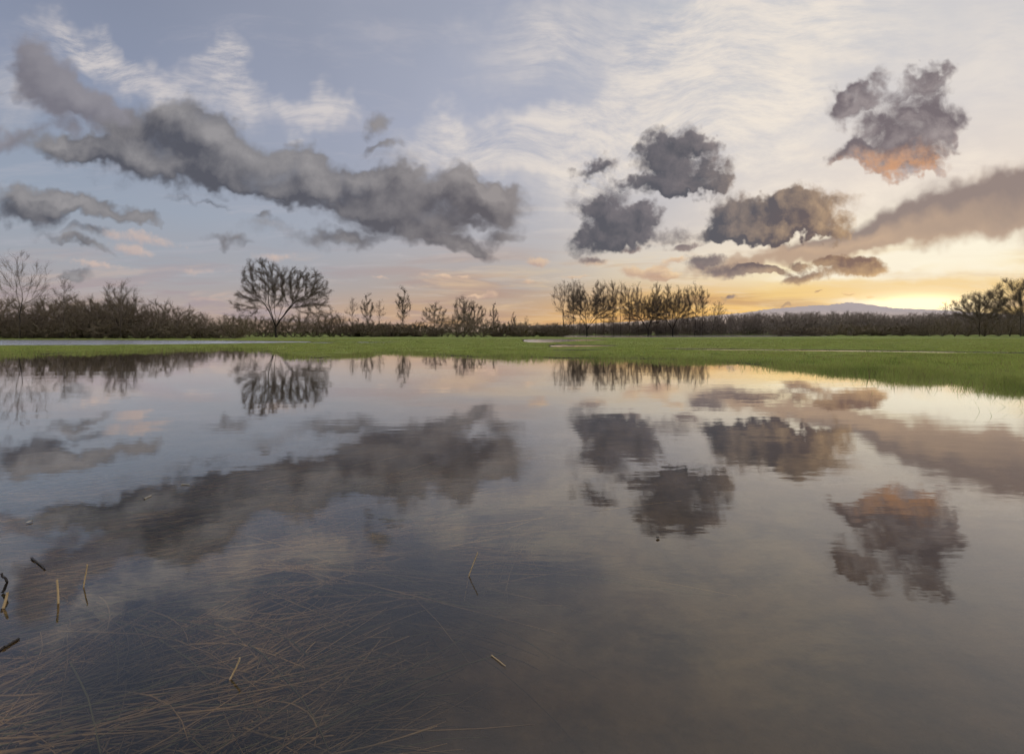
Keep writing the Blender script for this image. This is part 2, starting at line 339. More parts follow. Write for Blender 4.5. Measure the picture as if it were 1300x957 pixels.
def tubes(p0, p1, r0, r1, sides):
    """frusta from p0 to p1 as one (verts, quads) pair"""
    p0 = np.asarray(p0, float); p1 = np.asarray(p1, float); n = len(p0)
    d = p1 - p0; L = np.linalg.norm(d, axis=1, keepdims=True) + 1e-9; d = d / L
    ref = np.where(np.abs(d[:, 2:3]) < 0.9, np.array([[0, 0, 1.0]]), np.array([[1.0, 0, 0]]))
    u = np.cross(d, ref); u /= np.linalg.norm(u, axis=1, keepdims=True); w = np.cross(d, u)
    a = np.arange(sides) * 2 * np.pi / sides
    ring = u[:, None, :] * np.cos(a)[None, :, None] + w[:, None, :] * np.sin(a)[None, :, None]
    v = np.concatenate([p0[:, None, :] + ring * np.asarray(r0)[:, None, None], p1[:, None, :] + ring * np.asarray(r1)[:, None, None]], axis=1).reshape(-1, 3)
    b = (np.arange(n) * 2 * sides)[:, None]; i = np.arange(sides)[None, :]; j = (i + 1) % sides
    f = np.stack([b + i, b + j, b + sides + j, b + sides + i], axis=2).reshape(-1, 4)
    return v, f
def join(parts):
    vs, fs, o = [], [], 0
    for v, f in parts:
        if len(v) == 0: continue
        vs.append(v); fs.append(f + o); o += len(v)
    return np.concatenate(vs), np.concatenate(fs)

# ------------------------------------------------------------------ materials
def material(name, fn):
    m = bpy.data.materials.new(name); m.use_nodes = True
    N = NT(m.node_tree); out = N.new('ShaderNodeOutputMaterial')
    N.l.new(fn(N), out.inputs[0]); return m
def principled(N, c, rough=0.9, spec=0.2, normal=None):
    p = N.new('ShaderNodeBsdfPrincipled'); N.put(p.inputs['Base Color'], col(c)); N.put(p.inputs['Roughness'], rough)
    p.inputs['Specular IOR Level'].default_value = spec
    if normal is not None: N.put(p.inputs['Normal'], normal)
    return p.outputs[0]
def bump(N, h, strength, dist):
    b = N.new('ShaderNodeBump'); N.put(b.inputs['Height'], h); b.inputs['Strength'].default_value = strength; b.inputs['Distance'].default_value = dist
    return b.outputs[0]
def pos(N): return N.new('ShaderNodeNewGeometry').outputs['Position']
def objrand(N): return N.new('ShaderNodeObjectInfo').outputs['Random']

def m_ground(N):
    p = pos(N); _, _, z = N.sep(p)
    big = N.noise(p, 0.09, 4, 0.55); mid = N.noise(p, 0.7, 4, 0.6); fine = N.noise(p, 9.0, 5, 0.65)
    g = N.mix(N.ss(big, 0.35, 0.65), (0.33, 0.40, 0.10), (0.41, 0.44, 0.135))
    g = N.mix(N.ss(N.noise(N.v('MULTIPLY', p, (0.5, 1.6, 1)), 0.35, 4, 0.6), 0.52, 0.72, 0.0, 0.6), g, (0.36, 0.32, 0.13))
    g = N.mix(N.ss(mid, 0.45, 0.75), g, (0.17, 0.225, 0.055))
    g = N.mix(N.ss(fine, 0.30, 0.75, 0.55, 0.0), g, (0.060, 0.080, 0.020))
    mud = N.mix(fine, (0.050, 0.040, 0.026), (0.085, 0.066, 0.042))
    bed = N.mix(N.ss(N.noise(p, 1.6, 5, 0.65), 0.35, 0.7), (0.075, 0.060, 0.038), (0.175, 0.130, 0.074))
    bed = N.mix(N.ss(fine, 0.5, 0.8, 0.0, 0.5), bed, (0.19, 0.145, 0.085))
    c = N.mix(N.ss(z, 0.005, 0.05), mud, g)
    c = N.mix(N.ss(z, -0.02, -0.12), c, bed)
    return principled(N, c, 0.95, 0.1, bump(N, fine, 0.6, 0.05))
M_GROUND = material('field and lake bed', m_ground)

def m_blade(N):
    p = pos(N); isl = N.new('ShaderNodeNewGeometry').outputs['Random Per Island']
    c = N.mix(isl, (0.40, 0.475, 0.12), (0.55, 0.56, 0.18))
    c = N.mix(N.ss(N.noise(p, 0.7, 4, 0.6), 0.45, 0.75), c, (0.20, 0.275, 0.065))
    c = N.mix(N.ss(N.noise(N.v('MULTIPLY', p, (0.5, 1.6, 1)), 0.35, 4, 0.6), 0.52, 0.72, 0.0, 0.55), c, (0.44, 0.39, 0.16))
    c = N.mix(N.m('GREATER_THAN', isl, 0.90), c, (0.34, 0.27, 0.13))
    a = N.new('ShaderNodeBsdfDiffuse'); N.put(a.inputs[0], c)
    b = N.new('ShaderNodeBsdfTranslucent'); N.put(b.inputs[0], c)
    mx = N.new('ShaderNodeMixShader'); mx.inputs[0].default_value = 0.5; N.l.new(a.outputs[0], mx.inputs[1]); N.l.new(b.outputs[0], mx.inputs[2])
    return mx.outputs[0]
M_BLADE = material('grass blade', m_blade)

def m_bark(c0, c1):
    def f(N):
        p = pos(N); c = N.mix(N.noise(N.v('MULTIPLY', p, (3, 3, 1.0)), 1.6, 4, 0.6), c0, c1)
        c = N.mix(N.m('MULTIPLY', objrand(N), 0.35), c, (0.05, 0.042, 0.036))
        return principled(N, c, 0.95, 0.1)
    return f
M_BARK = material('dark bark', m_bark((0.10, 0.080, 0.065), (0.18, 0.148, 0.12)))
M_DARK = material('dark wet bark', m_bark((0.045, 0.036, 0.030), (0.085, 0.070, 0.058)))
M_TWIG = material('bare twigs', m_bark((0.20, 0.155, 0.12), (0.29, 0.225, 0.175)))
M_SHRUB = material('shrub twigs', m_bark((0.22, 0.17, 0.12), (0.42, 0.33, 0.22)))
M_FAR = material('distant wood', m_bark((0.32, 0.255, 0.205), (0.42, 0.345, 0.28)))  # haze of distance put into a lighter bark colour

def m_straw(N):
    g = N.new('ShaderNodeNewGeometry'); z = N.sep(g.outputs['Position'])[2]; r = g.outputs['Random Per Island']
    c = N.mix(r, (0.22, 0.158, 0.088), (0.62, 0.44, 0.215))
    p = g.outputs['Position']; c = N.mix(N.ss(N.noise(p, 1.3, 4, 0.6), 0.62, 0.36), c, (0.085, 0.074, 0.048))
    c = N.mix(N.m('GREATER_THAN', r, 0.8), c, (0.14, 0.14, 0.065))
    c = N.mix(N.ss(z, -0.04, -0.36), c, (0.085, 0.072, 0.048))            # light lost in the brown water, painted into the straw colour by depth
    return principled(N, c, 0.8, 0.2)
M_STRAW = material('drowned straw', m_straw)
def m_drystraw(N):
    p = pos(N); c = N.mix(N.noise(N.v('MULTIPLY', p, (1, 1, 0.3)), 60, 3, 0.6), (0.50, 0.33, 0.14), (0.72, 0.52, 0.27))
    return principled(N, c, 0.7, 0.3)
M_DRY = material('dry straw', m_drystraw)
M_WET = material('wet stick', lambda N: principled(N, N.mix(N.noise(pos(N), 50, 3, 0.6), (0.018, 0.014, 0.011), (0.05, 0.038, 0.028)), 0.5, 0.4))
M_LEAF = material('pale floating leaf', lambda N: principled(N, N.mix(N.noise(pos(N), 80, 3, 0.6), (0.35, 0.30, 0.22), (0.55, 0.48, 0.36)), 0.6, 0.4))

def m_water(N):
    p = pos(N); x, y, _ = N.sep(p)
    gust = N.noise(N.v('MULTIPLY', p, (0.10, 0.30, 1)), 1.0, 3, 0.5)
    w1 = N.noise(N.v('MULTIPLY', p, (1.6, 5.0, 1)), 1.4, 3, 0.5)
    w2 = N.noise(N.v('MULTIPLY', p, (0.35, 1.2, 1)), 1.0, 2, 0.5)
    h = N.m('ADD', N.m('MULTIPLY', N.m('MULTIPLY', w1, N.ss(gust, 0.30, 0.65, 0.25, 1.0)), 0.00105), N.m('MULTIPLY', w2, 0.0022))
    nb = N.new('ShaderNodeBump'); nb.inputs['Strength'].default_value = 1.0; nb.inputs['Distance'].default_value = 1.0; N.put(nb.inputs['Height'], h)
    fr = N.new('ShaderNodeFresnel'); fr.inputs['IOR'].default_value = 1.36; N.put(fr.inputs['Normal'], nb.outputs[0])
    gl = N.new('ShaderNodeBsdfGlossy'); N.put(gl.inputs['Roughness'], N.m('MULTIPLY_ADD', N.ss(N.m('ADD', y, N.m('MULTIPLY', N.ss(x, 5.0, 11.0), 14.0)), 35.0, 42.0), N.ss(x, -2.0, 6.0, 0.22, 0.12), 0.012)); gl.inputs['Color'].default_value = (0.97, 0.97, 0.97, 1); N.put(gl.inputs['Normal'], nb.outputs[0])
    tr = N.new('ShaderNodeBsdfTransparent'); tr.inputs[0].default_value = (0.86, 0.79, 0.66, 1)
    mx = N.new('ShaderNodeMixShader'); N.put(mx.inputs[0], N.m('MULTIPLY', N.m('POWER', fr.outputs[0], 0.88), 1.52, clamp=True)); N.l.new(tr.outputs[0], mx.inputs[1]); N.l.new(gl.outputs[0], mx.inputs[2])
    return mx.outputs[0]
M_WATER = material('still flood water', m_water)
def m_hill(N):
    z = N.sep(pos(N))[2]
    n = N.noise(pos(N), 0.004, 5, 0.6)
    e = N.new('ShaderNodeEmission'); N.put(e.inputs[0], N.mix(N.lin(z, 0, 420), sr(194, 166, 138), sr(158, 148, 148))); e.inputs[1].default_value = 0.98  # emission stands in for light scattered by haze before the backlit ridge
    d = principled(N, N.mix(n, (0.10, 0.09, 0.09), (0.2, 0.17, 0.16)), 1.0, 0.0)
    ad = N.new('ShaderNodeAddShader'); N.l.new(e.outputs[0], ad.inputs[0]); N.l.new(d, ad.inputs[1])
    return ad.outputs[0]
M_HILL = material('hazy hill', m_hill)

# ------------------------------------------------------------------ the ground: drowned meadow, banks and puddles in one sheet
_k = [(rng.normal(size=2), rng.uniform(0, 6.28)) for _ in range(40)]
def wav(x, y, s):                     # smooth pseudo-noise about -1..1
    a = 0
    for i, (kv, ph) in enumerate(_k[:14]): a = a + np.sin((x * kv[0] + y * kv[1]) * s + ph)
    return a / 5.0
SHORE = np.array([(-900, 446), (-300, 452), (0, 451), (100, 448.5), (165, 447), (240, 444), (290, 443.2), (330, 444.5), (345, 447), (365, 453), (405, 456), (450, 451.5), (500, 448.2), (545, 450), (560, 452), (610, 454), (700, 455.2), (790, 457), (870, 459.5), (930, 461.2), (980, 464.5), (1050, 470), (1130, 475), (1210, 480), (1265, 488), (1300, 491), (1400, 505), (1700, 560), (2400, 700)], float)
def shore_d(t):
    return np.interp(t, (SHORE[:, 0] - HX) / F, 720.0 / (SHORE[:, 1] - 422))
def ground_h(x, y):
    yy = np.maximum(y, 0.3); t = x / yy
    s = np.where(y > 0.3, y - shore_d(t), -5.0)                      # distance inland from the water's edge
    s = s + 0.45 * wav(x, y, 0.9) + 0.22 * wav(x + 9, y, 3.1)
    land = 0.055 * (1 - np.exp(-np.maximum(s, 0) / 2.2)) + 0.014 * wav(x, y, 0.25) * np.clip(s / 6, 0, 1) + 0.012 * wav(x, y, 1.3) * np.clip(s / 2, 0, 1)
    px = t * F + HX
    def trough(pxs, ys, half, depth):                                # hollow along a line seen at rows ys under columns pxs
        d0 = np.interp(px, pxs, 720.0 / (np.array(ys) - 422.0)); hw = np.interp(px, pxs, half)
        e = np.clip((px - pxs[0]) / 25, 0, 1) * np.clip((pxs[-1] - px) / 25, 0, 1)
        return depth * e * np.exp(-((y - d0) / hw) ** 4)
    dip = trough([-700, 0, 150, 260, 330, 400], [433.6, 434.3, 434.2, 434.3, 434.2, 434.2], [15, 14, 12, 9, 6, 2], 0.24)
    dip = dip + trough([330, 420, 520], [434.5, 435.2, 434.5], [1.5, 2.5, 1.0], 0.17) * np.clip(0.6 + 0.5 * wav(x, y, 0.8), 0, 1)
    dip = dip + trough([660, 700, 735, 775], [432.5, 432.5, 432, 432], [12, 12, 7, 2], 0.24)
    dip = dip + trough([690, 720, 760, 790], [439.5, 439.3, 439.3, 439], [4.5, 4.2, 2.6, 1.0], 0.22) * np.clip(0.75 + 0.5 * wav(x, y, 0.9), 0, 1)
    dip = dip + trough([690, 730, 780], [445, 445, 445], [0.8, 1.1, 0.5], 0.17)
    dip = dip + trough([700, 800, 930, 1000, 1060], [426.6, 426.7, 426.7, 426.6, 426.6], [32, 32, 26, 18, 8], 0.25)
    dip = dip + trough([830, 900, 1120, 1300, 1900], [443.5, 444, 446.5, 449.3, 456], [1.0, 1.35, 1.2, 1.0, 0.9], 0.20) * np.clip(0.95 + 0.35 * wav(x, y, 0.7), 0, 1)
    depth = 0.02 + 0.40 * (1 - np.exp(-np.maximum(-s, 0) / 7.0))
    near = np.exp(-((x + 1.6) ** 2 + (y - 1.2) ** 2) / 6.0)          # drowned tussocks by the near left corner
    depth = np.maximum(depth - 0.16 * near, 0.06)
    bed = -depth + 0.02 * wav(x, y, 2.2)
    h = np.where(s > 0, land - dip, np.minimum(bed, -0.004) * np.clip(-s / 0.6, 0, 1))
    far = np.hypot(x, y)
    return h + np.clip((far - 160) / 400, 0, 1) * 0.3
def build_ground():
    th = np.radians(np.concatenate([np.arange(-58, 58.01, 0.16), np.arange(60, 300, 4.0)]))
    r = np.concatenate([[0.25], np.geomspace(0.6, 180, 330), np.geomspace(190, 45000, 26)])
    TT, RR = np.meshgrid(th, r); x = RR * np.sin(TT); y = RR * np.cos(TT)
    v = np.stack([x, y, ground_h(x, y)], 2).reshape(-1, 3); n, k = len(r), len(th)
    i = np.arange(n - 1)[:, None] * k; j = np.arange(k)[None, :]; j2 = (j + 1) % k
    f = np.stack([i + j, i + j2, i + k + j2, i + k + j], 2).reshape(-1, 4)
    tag(mesh_obj('ground', v, f, M_GROUND, smooth=True), kind='structure')
build_ground()
def build_water():
    xs = np.array([-260, -120, -40, 0, 40, 120, 260.]); ys = np.array([-40, 0, 20, 60, 120, 185.])
    X, Y = np.meshgrid(xs, ys); v = np.stack([X, Y, 0 * X], 2).reshape(-1, 3); k = len(xs)
    f = np.array([(a * k + b, a * k + b + 1, a * k + k + b + 1, a * k + k + b) for a in range(len(ys) - 1) for b in range(k - 1)])
    tag(mesh_obj('water', v, f, M_WATER), kind='structure')
build_water()
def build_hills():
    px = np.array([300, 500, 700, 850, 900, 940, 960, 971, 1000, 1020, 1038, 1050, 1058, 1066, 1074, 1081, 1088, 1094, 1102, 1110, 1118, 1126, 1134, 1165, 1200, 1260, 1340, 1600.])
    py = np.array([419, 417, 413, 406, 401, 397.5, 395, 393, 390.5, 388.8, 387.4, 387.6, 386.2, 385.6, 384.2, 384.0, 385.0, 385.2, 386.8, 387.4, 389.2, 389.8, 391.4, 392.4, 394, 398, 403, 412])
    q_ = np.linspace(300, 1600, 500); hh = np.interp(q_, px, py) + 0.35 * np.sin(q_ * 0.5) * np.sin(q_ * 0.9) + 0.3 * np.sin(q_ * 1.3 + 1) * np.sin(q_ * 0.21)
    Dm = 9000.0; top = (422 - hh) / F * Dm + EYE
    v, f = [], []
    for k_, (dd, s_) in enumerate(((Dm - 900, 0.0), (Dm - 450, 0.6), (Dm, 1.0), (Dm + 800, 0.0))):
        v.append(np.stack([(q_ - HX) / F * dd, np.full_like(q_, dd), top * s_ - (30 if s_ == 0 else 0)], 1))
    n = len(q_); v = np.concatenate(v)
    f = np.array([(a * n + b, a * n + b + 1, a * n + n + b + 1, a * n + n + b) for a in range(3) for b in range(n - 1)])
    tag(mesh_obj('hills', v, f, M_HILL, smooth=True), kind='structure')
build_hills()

# ------------------------------------------------------------------ grass of the meadow and its drowned edge
def build_grass():
    def blades(x, y, z, h, w):
        n = len(x); a = rng.uniform(0, 6.283, n); lean = rng.normal(0, 0.35, (n, 2)) * h[:, None]
        dx, dy = np.cos(a) * w / 2, np.sin(a) * w / 2
        b0 = np.stack([x - dx, y - dy, z - 0.01], 1); b1 = np.stack([x + dx, y + dy, z - 0.01], 1)
        m0 = np.stack([x - dx * .7 + lean[:, 0] * .35, y - dy * .7 + lean[:, 1] * .35, z + h * .55], 1)
        m1 = np.stack([x + dx * .7 + lean[:, 0] * .35, y + dy * .7 + lean[:, 1] * .35, z + h * .55], 1)
        tp = np.stack([x + lean[:, 0], y + lean[:, 1], z + h], 1)
        v = np.stack([b0, b1, m1, m0, tp], 1).reshape(-1, 3); o = np.arange(n)[:, None] * 5
        f = np.concatenate([o + np.array([[0, 1, 2]]), o + np.array([[0, 2, 3]]), o + np.array([[3, 2, 4]])])
        return v, f
    n = 520000
    t = rng.uniform(-1.3, 1.3, n); d = 9.5 * (85 / 9.5) ** (rng.uniform(0, 1, n) ** 0.68)
    x, y = t * d, d; z = ground_h(x, y); keep = z > 0.012
    x, y, z, d = x[keep], y[keep], z[keep], d[keep]
    tuft = np.clip(1 + 0.45 * wav(x, y, 1.7) + 0.3 * wav(x + 3, y, 4.0), 0.3, 2)
    ahead = np.minimum.reduce([ground_h(x, y + q_) for q_ in (.5, 1.0, 1.6, 2.3)]); wet = (ahead < 0.0) & (y > 22)
    h = np.where(wet, .3, 1.0) * rng.uniform(0.04, 0.11, len(x)) * tuft * np.clip(26 / d, 0.55, 1.25); w = 0.006 + d * 0.00050
    A = blades(x, y, z, h, w)
    n = 90000                                                            # blades standing in the shallows of the edge
    t = rng.uniform(-1.3, 1.3, n); s = -np.abs(rng.exponential(0.55, n)) + 0.3
    d = shore_d(t) + s; x, y = t * d, d; z = ground_h(x, y); keep = (z <= 0.02) & (z > -0.2) & (rng.uniform(0, 1, n) < np.clip(0.45 + 0.6 * wav(x, y, 1.1), 0.05, 1) * np.where(t > 0.35, 1.0, 0.5))
    x, y, z, d = x[keep], y[keep], np.minimum(z[keep], 0), d[keep]
    B = blades(x, y, z, np.abs(z) + rng.uniform(0.03, 0.23, len(x)) * np.clip(1 + .6 * wav(x, y, 2.3), .25, 1.7), 0.005 + d * 0.00042)
    v, f = join([A, B])
    tag(mesh_obj('grass', v, f, M_BLADE), kind='stuff', label='short green meadow grass with spiky drowned edge along the flood', cat='grass')
build_grass()

# ------------------------------------------------------------------ bare trees grown towards points spread through their crowns
def ellipsoid(n, c, r, shell=0.0, cut=-1.0):
    out = []
    while len(out) < n:
        p = rng.normal(size=3); p /= np.linalg.norm(p)
        p *= rng.uniform(shell, 1) ** (1 / 3.0 if shell == 0 else 0.7)
        if p[2] < cut: continue
        out.append(np.array(c) + p * np.array(r))
    return np.array(out)
def grow(start, attr, D, di, dk, up=0.1, its=140, jit=0.12, kids=3):
    """start: list of (point, parent index)"""
    P = [np.array(p, float) for p, _ in start]; par = [q_ for _, q_ in start]; nk = [0] * len(P)
    for q_ in par:
        if q_ >= 0: nk[q_] += 1
    A = np.array(attr); arr = np.array(P)
    dm = np.linalg.norm(A[:, None] - arr[None], axis=2); near = dm.argmin(1); dist = dm.min(1)
    for _ in range(its):
        act = dist < di
        if not act.any(): break
        vec = A[act] - np.array(P)[near[act]]; vec /= np.linalg.norm(vec, axis=1, keepdims=True) + 1e-9
        acc = {}
        for k_, v_ in zip(near[act], vec): acc[k_] = acc.get(k_, 0) + v_
        new = []
        for k_, v_ in acc.items():
            if nk[k_] >= kids: continue
            v_ = v_ / (np.linalg.norm(v_) + 1e-9) + np.array([0, 0, up]) + rng.normal(0, jit, 3)
            if par[k_] >= 0:
                b = P[k_] - P[par[k_]]; v_ = v_ + 0.9 * b / (np.linalg.norm(b) + 1e-9)
            v_ /= np.linalg.norm(v_)
            P.append(P[k_] + D * v_); par.append(k_); nk.append(0); nk[k_] += 1; new.append(len(P) - 1)
        if not new: break
        nd = np.linalg.norm(A[:, None] - np.array([P[i] for i in new])[None], axis=2)
        bi = nd.argmin(1); bd = nd.min(1); better = bd < dist
        near[better] = np.array(new)[bi[better]]; dist[better] = bd[better]
        keep = dist > dk; A, near, dist = A[keep], near[keep], dist[keep]
        if len(A) == 0: break
    return np.array(P), np.array(par)
def skeleton_mesh(P, par, tip, exp=2.4, thick=0.055, twig_n=3, twig_len=0.8, twig_r=0.016, twig_up=0.25, twig_from=0.05, rmax=None, droop=0.0, sub=0):
    n = len(P); acc = np.zeros(n); kids = np.zeros(n, int)
    for i in range(n - 1, -1, -1):
        if acc[i] == 0: acc[i] = tip ** exp
        if par[i] >= 0: acc[par[i]] += acc[i]; kids[par[i]] += 1
    rad = acc ** (1 / exp)
    if rmax: rad = np.where(rad > 0.25 * rmax, rad * (rmax / rad.max()) if rad.max() > rmax else rad, rad)
    i = np.where(par >= 0)[0]; p0, p1 = P[par[i]], P[i]; r1 = rad[i]; r0 = np.minimum(rad[par[i]], r1 * 1.35)
    big = r1 > thick
    wood = tubes(p0[big], p1[big], r0[big], r1[big], 7)
    fine = [tubes(p0[~big], p1[~big], r0[~big], r1[~big], 4)]
    s = np.where((rad < twig_from) & (par >= 0))[0]; s = rng.choice(s, twig_n) if len(s) and twig_n > 20 else np.repeat(s, twig_n)
    cen = P[rad < twig_from].mean(0) * np.array([1, 1, .75])
    if len(s):
        g = P[s] - P[par[s]]; g /= np.linalg.norm(g, axis=1, keepdims=True) + 1e-9
        o_ = P[s] - cen; o_ /= np.linalg.norm(o_, axis=1, keepdims=True) + 1e-9
        d = g * 0.6 + o_ * 0.45 + rng.normal(0, 0.42, (len(s), 3)); d[:, 2] += twig_up; d /= np.linalg.norm(d, axis=1, keepdims=True)
        L = twig_len * rng.uniform(0.5, 1.25, len(s))[:, None]
        a = P[par[s]] + (P[s] - P[par[s]]) * rng.uniform(0, 1, (len(s), 1)); b = a + d * L * 0.5
        d2 = d + rng.normal(0, 0.22, d.shape); d2[:, 2] += twig_up * 0.5 - droop; d2 /= np.linalg.norm(d2, axis=1, keepdims=True)
        c = b + d2 * L * 0.5
        fine.append(tubes(a, b, np.full(len(s), twig_r), np.full(len(s), twig_r * .8), 3))
        fine.append(tubes(b, c, np.full(len(s), twig_r * .8), np.full(len(s), twig_r * .4), 3))
        for q_ in range(sub):                           # side shoots
            e_ = d2 + rng.normal(0, 0.5, d.shape); e_ /= np.linalg.norm(e_, axis=1, keepdims=True)
            st_ = a + (b - a) * rng.uniform(.4, 1.2, (len(s), 1))
            fine.append(tubes(st_, st_ + e_ * L * .5, np.full(len(s), twig_r * .75), np.full(len(s), twig_r * .35), 3))
    return wood, join(fine)
def stem(h, step, wob=0.06, base=(0, 0, 0), lean=(0, 0)):
    n = max(2, int(h / step)); pts, off = [], np.array(base, float)
    for k_ in range(n + 1):
        z = h * k_ / n
        pts.append((off + np.array([lean[0] * z + wob * np.sin(k_ * 1.3 + base[0]), lean[1] * z + wob * np.cos(k_ * 1.7), z]), k_ - 1))
    return pts
def proto(wood, fine): return {'trunk': wood, 'crown': fine}
_meshes = {}
def tree(kind, pr, px, dist, label, cat, group=None, h=1.0, rz=0.0, wide=1.0, mats=(None, None), x=None):
    """one tree: an empty at its foot with its trunk and its crown; mesh data is shared between trees of a kind"""
    xx = at(px, dist) if x is None else x
    e = empty(kind, (xx, dist, float(ground_h(np.array([xx]), np.array([dist]))[0]) - 0.05), rz, (h * wide, h * wide, h))
    tag(e, label, cat, group)
    for nm, mt in (('trunk', mats[0] or M_BARK), ('crown', mats[1] or M_TWIG)):
        key = (id(pr), nm)
        if key not in _meshes:
            o = mesh_obj(nm, *pr[nm], mt, e); _meshes[key] = o
        else:
            o = _meshes[key].copy(); COL.objects.link(o); o.parent = e
    return e

# the great spreading tree left of the middle
def big_tree():
    A = np.concatenate([ellipsoid(1000, (-3.0, 0, 13.2), (4.6, 5, 5.4), .25), ellipsoid(1500, (5.4, 0, 11.2), (7.0, 6, 5.1), .3), ellipsoid(260, (1.2, 0, 11.4), (3.6, 4, 3.6), .0),
                        ellipsoid(300, (-6.2, 0, 8.6), (3.2, 4, 4.4), .1), ellipsoid(320, (9.4, 0, 7.9), (3.4, 4, 3.8), .1), ellipsoid(60, (0, 0, 7.5), (3.0, 3, 2.0))])
    st = stem(2.4, 0.6, 0.04)
    root = len(st) - 1
    for lean in ((-.40, .1), (-.14, -.25), (.20, .22), (.62, -.05), (.42, .35), (-.2, .4)):
        prev = root
        for k_ in range(1, 9):
            z = k_ * .62
            st.append((np.array([lean[0] * z * (1 + .03 * k_), lean[1] * z, 2.4 + z]) + rng.normal(0, .05, 3), prev)); prev = len(st) - 1
    P, par = grow(st, A, 0.5, 5.0, 0.9, up=0.05, jit=0.10)
    return proto(*skeleton_mesh(P, par, 0.012, 1.93, 0.07, 9800, 1.1, 0.0105, 0.12, 0.05, 0.95, sub=4))
tree('spreading_tree', big_tree(), 350, 110, 'large round-headed bare tree with many limbs fanning from a short trunk', 'tree', mats=(M_DARK, M_TWIG))

def poplar(h, w, low):
    A = np.concatenate([ellipsoid(330, (0, 0, h * .68), (w, w, h * .32), .1), ellipsoid(90, (rng.uniform(-.8, .8), 0, h * .80), (w * .8, w * .8, h * .2), .2), ellipsoid(30, (0, 0, h * .40), (w * .4, w * .4, h * .08))])
    st = stem(h * low, 0.8, 0.10, lean=(rng.uniform(-.03, .03), 0))
    P, par = grow(st, A, 0.6, 4.2, 1.0, up=0.40, jit=0.08)
    return proto(*skeleton_mesh(P, par, 0.013, 1.98, 0.07, 950, 1.7, 0.0105, 0.6, 0.06, 0.30, sub=3))
POP = [poplar(22, 2.8, .6), poplar(22, 3.3, .5), poplar(22, 2.3, .75), poplar(22, 4.2, .45), poplar(22, 2.6, .65)]
ORD = ['leftmost', 'second', 'third', 'fourth', 'fifth', 'sixth', 'seventh', 'eighth', 'ninth', 'tenth', 'eleventh', 'twelfth', 'thirteenth', 'fourteenth', 'fifteenth', 'sixteenth', 'seventeenth', 'eighteenth']
ROW = [(716, 356, 3, 1.35), (729, 354, 0, 1.05), (736, 357, 4, 1.0), (745, 355, 1, 1.0), (756, 356, 2, 1.1), (767, 357, 0, 1.1), (779, 356, 1, 1.05), (788, 358, 4, 1.1), (799, 362, 2, 1.2), (811, 359, 3, .95), (823, 362, 0, 1.1), (833, 358, 1, 1.1), (845, 360, 0, 1.1), (854, 361, 4, 1.1), (862, 363, 2, 1.2), (872, 362, 3, .9), (882, 359, 1, 1.0), (892, 364, 2, 1.2)]
for i, (px, top, k_, wd) in enumerate(ROW):
    dist = 185 + (i % 3) * 4
    e = tree('poplar_tree', POP[(k_ + i // 6) % 5], px, dist, ('leftmost tall bare poplar' if i == 0 else ORD[i] + ' tall bare poplar from the left') + ' in the long row against the glowing sky', 'tree', 'tall bare poplars in the row',
         h=((422 - top) / F * dist + EYE) / 22.4, rz=i * 2.1, wide=wd)
    e.rotation_euler[1] = R([0, 2.5, -2, 1, -3, 3, -1][i % 7])
e = tree('poplar_tree', POP[3], 903, 190, 'low leaning bare tree ending the poplar row on the right', 'tree', 'tall bare poplars in the row', h=.66, rz=.4, wide=1.1)
e.rotation_euler = (0, R(20), 0.4)

def vase(h, w, n=300, low=.3, tw=3, tl=.9, tip=.018, up=.25, shell=.2, rm=.2, thick=.05):
    A = ellipsoid(n, (0, 0, h * .66), (w, w, h * .36), shell)
    P, par = grow(stem(h * low, 0.5, 0.07, lean=(rng.uniform(-.05, .05), 0)), A, 0.5, 4.0, 1.0, up=up, jit=0.07)
    return proto(*skeleton_mesh(P, par, tip * .58, 2.0, thick, tw, tl, 0.0105, 0.4, 0.06, rm, sub=3))
OPEN, SLIM, BUSHY = vase(17, 5.2, 420, .34, 520, 2.0, .020, .38, .0, .26), vase(14, 2.2, 150, .75, 260, 1.7, .018, .4), vase(11.5, 3.4, 300, .3, 750, 1.5, up=.35)
tree('bare_tree', OPEN, 25, 87, 'tall open bare tree rising at the left end of the hedgerow', 'tree', h=.90)
tree('bare_tree', SLIM, 81, 86, 'slender bare tree with one straight stem above the left hedgerow', 'tree', h=.82, rz=1)
tree('bare_tree', BUSHY, 153, 88, 'bushy many-stemmed bare tree above the middle of the left hedgerow', 'tree', h=.90, rz=2)
tree('bare_tree', SLIM, -60, 96, 'thin bare tree beyond the left edge of the hedgerow', 'tree', h=.9, rz=3)
# the scattered trees between the great tree and the poplar row
OVAL, ROUND, FAN = vase(13, 2.4, 400, .55, 1150, 1.2, .018, .4), vase(9, 4.3, 420, .25, 1400, 1.0, .018, .2), vase(11, 3.4, 420, .3, 1400, 1.2, .018, .35)
MID = [(447, 376, 1.0, SLIM, 'thin bare tree standing leftmost of the little group right of the great tree'), (466, 374, 1.0, OVAL, 'bare tree with narrow oval head in the middle of the little group'),
       (482, 379, .9, SLIM, 'thin bare tree standing rightmost of the little group beside a taller one'),
       (512, 366, 1.0, OVAL, 'lone pointed oval bare tree with a straight trunk above the low hedge'), (552, 385, 1.0, ROUND, 'low round-headed bare tree right of the lone oval one'),
       (589, 376, 1.0, FAN, 'fan-shaped bare tree in the clump left of the field puddle'), (602, 384, .9, ROUND, 'broad bare tree leaning out of the clump on its right'), (627, 386, .8, OVAL, 'small bare tree standing alone right of the clump'),
       (652, 397, .8, OVAL, 'tiny dark oval tree far along the horizon'), (668, 400, .7, SLIM, 'tiny thin tree on the horizon just left of the poplar row')]
HGT = {id(OVAL): 13.4, id(ROUND): 9.3, id(FAN): 11.4, id(SLIM): 14.3, id(BUSHY): 12}
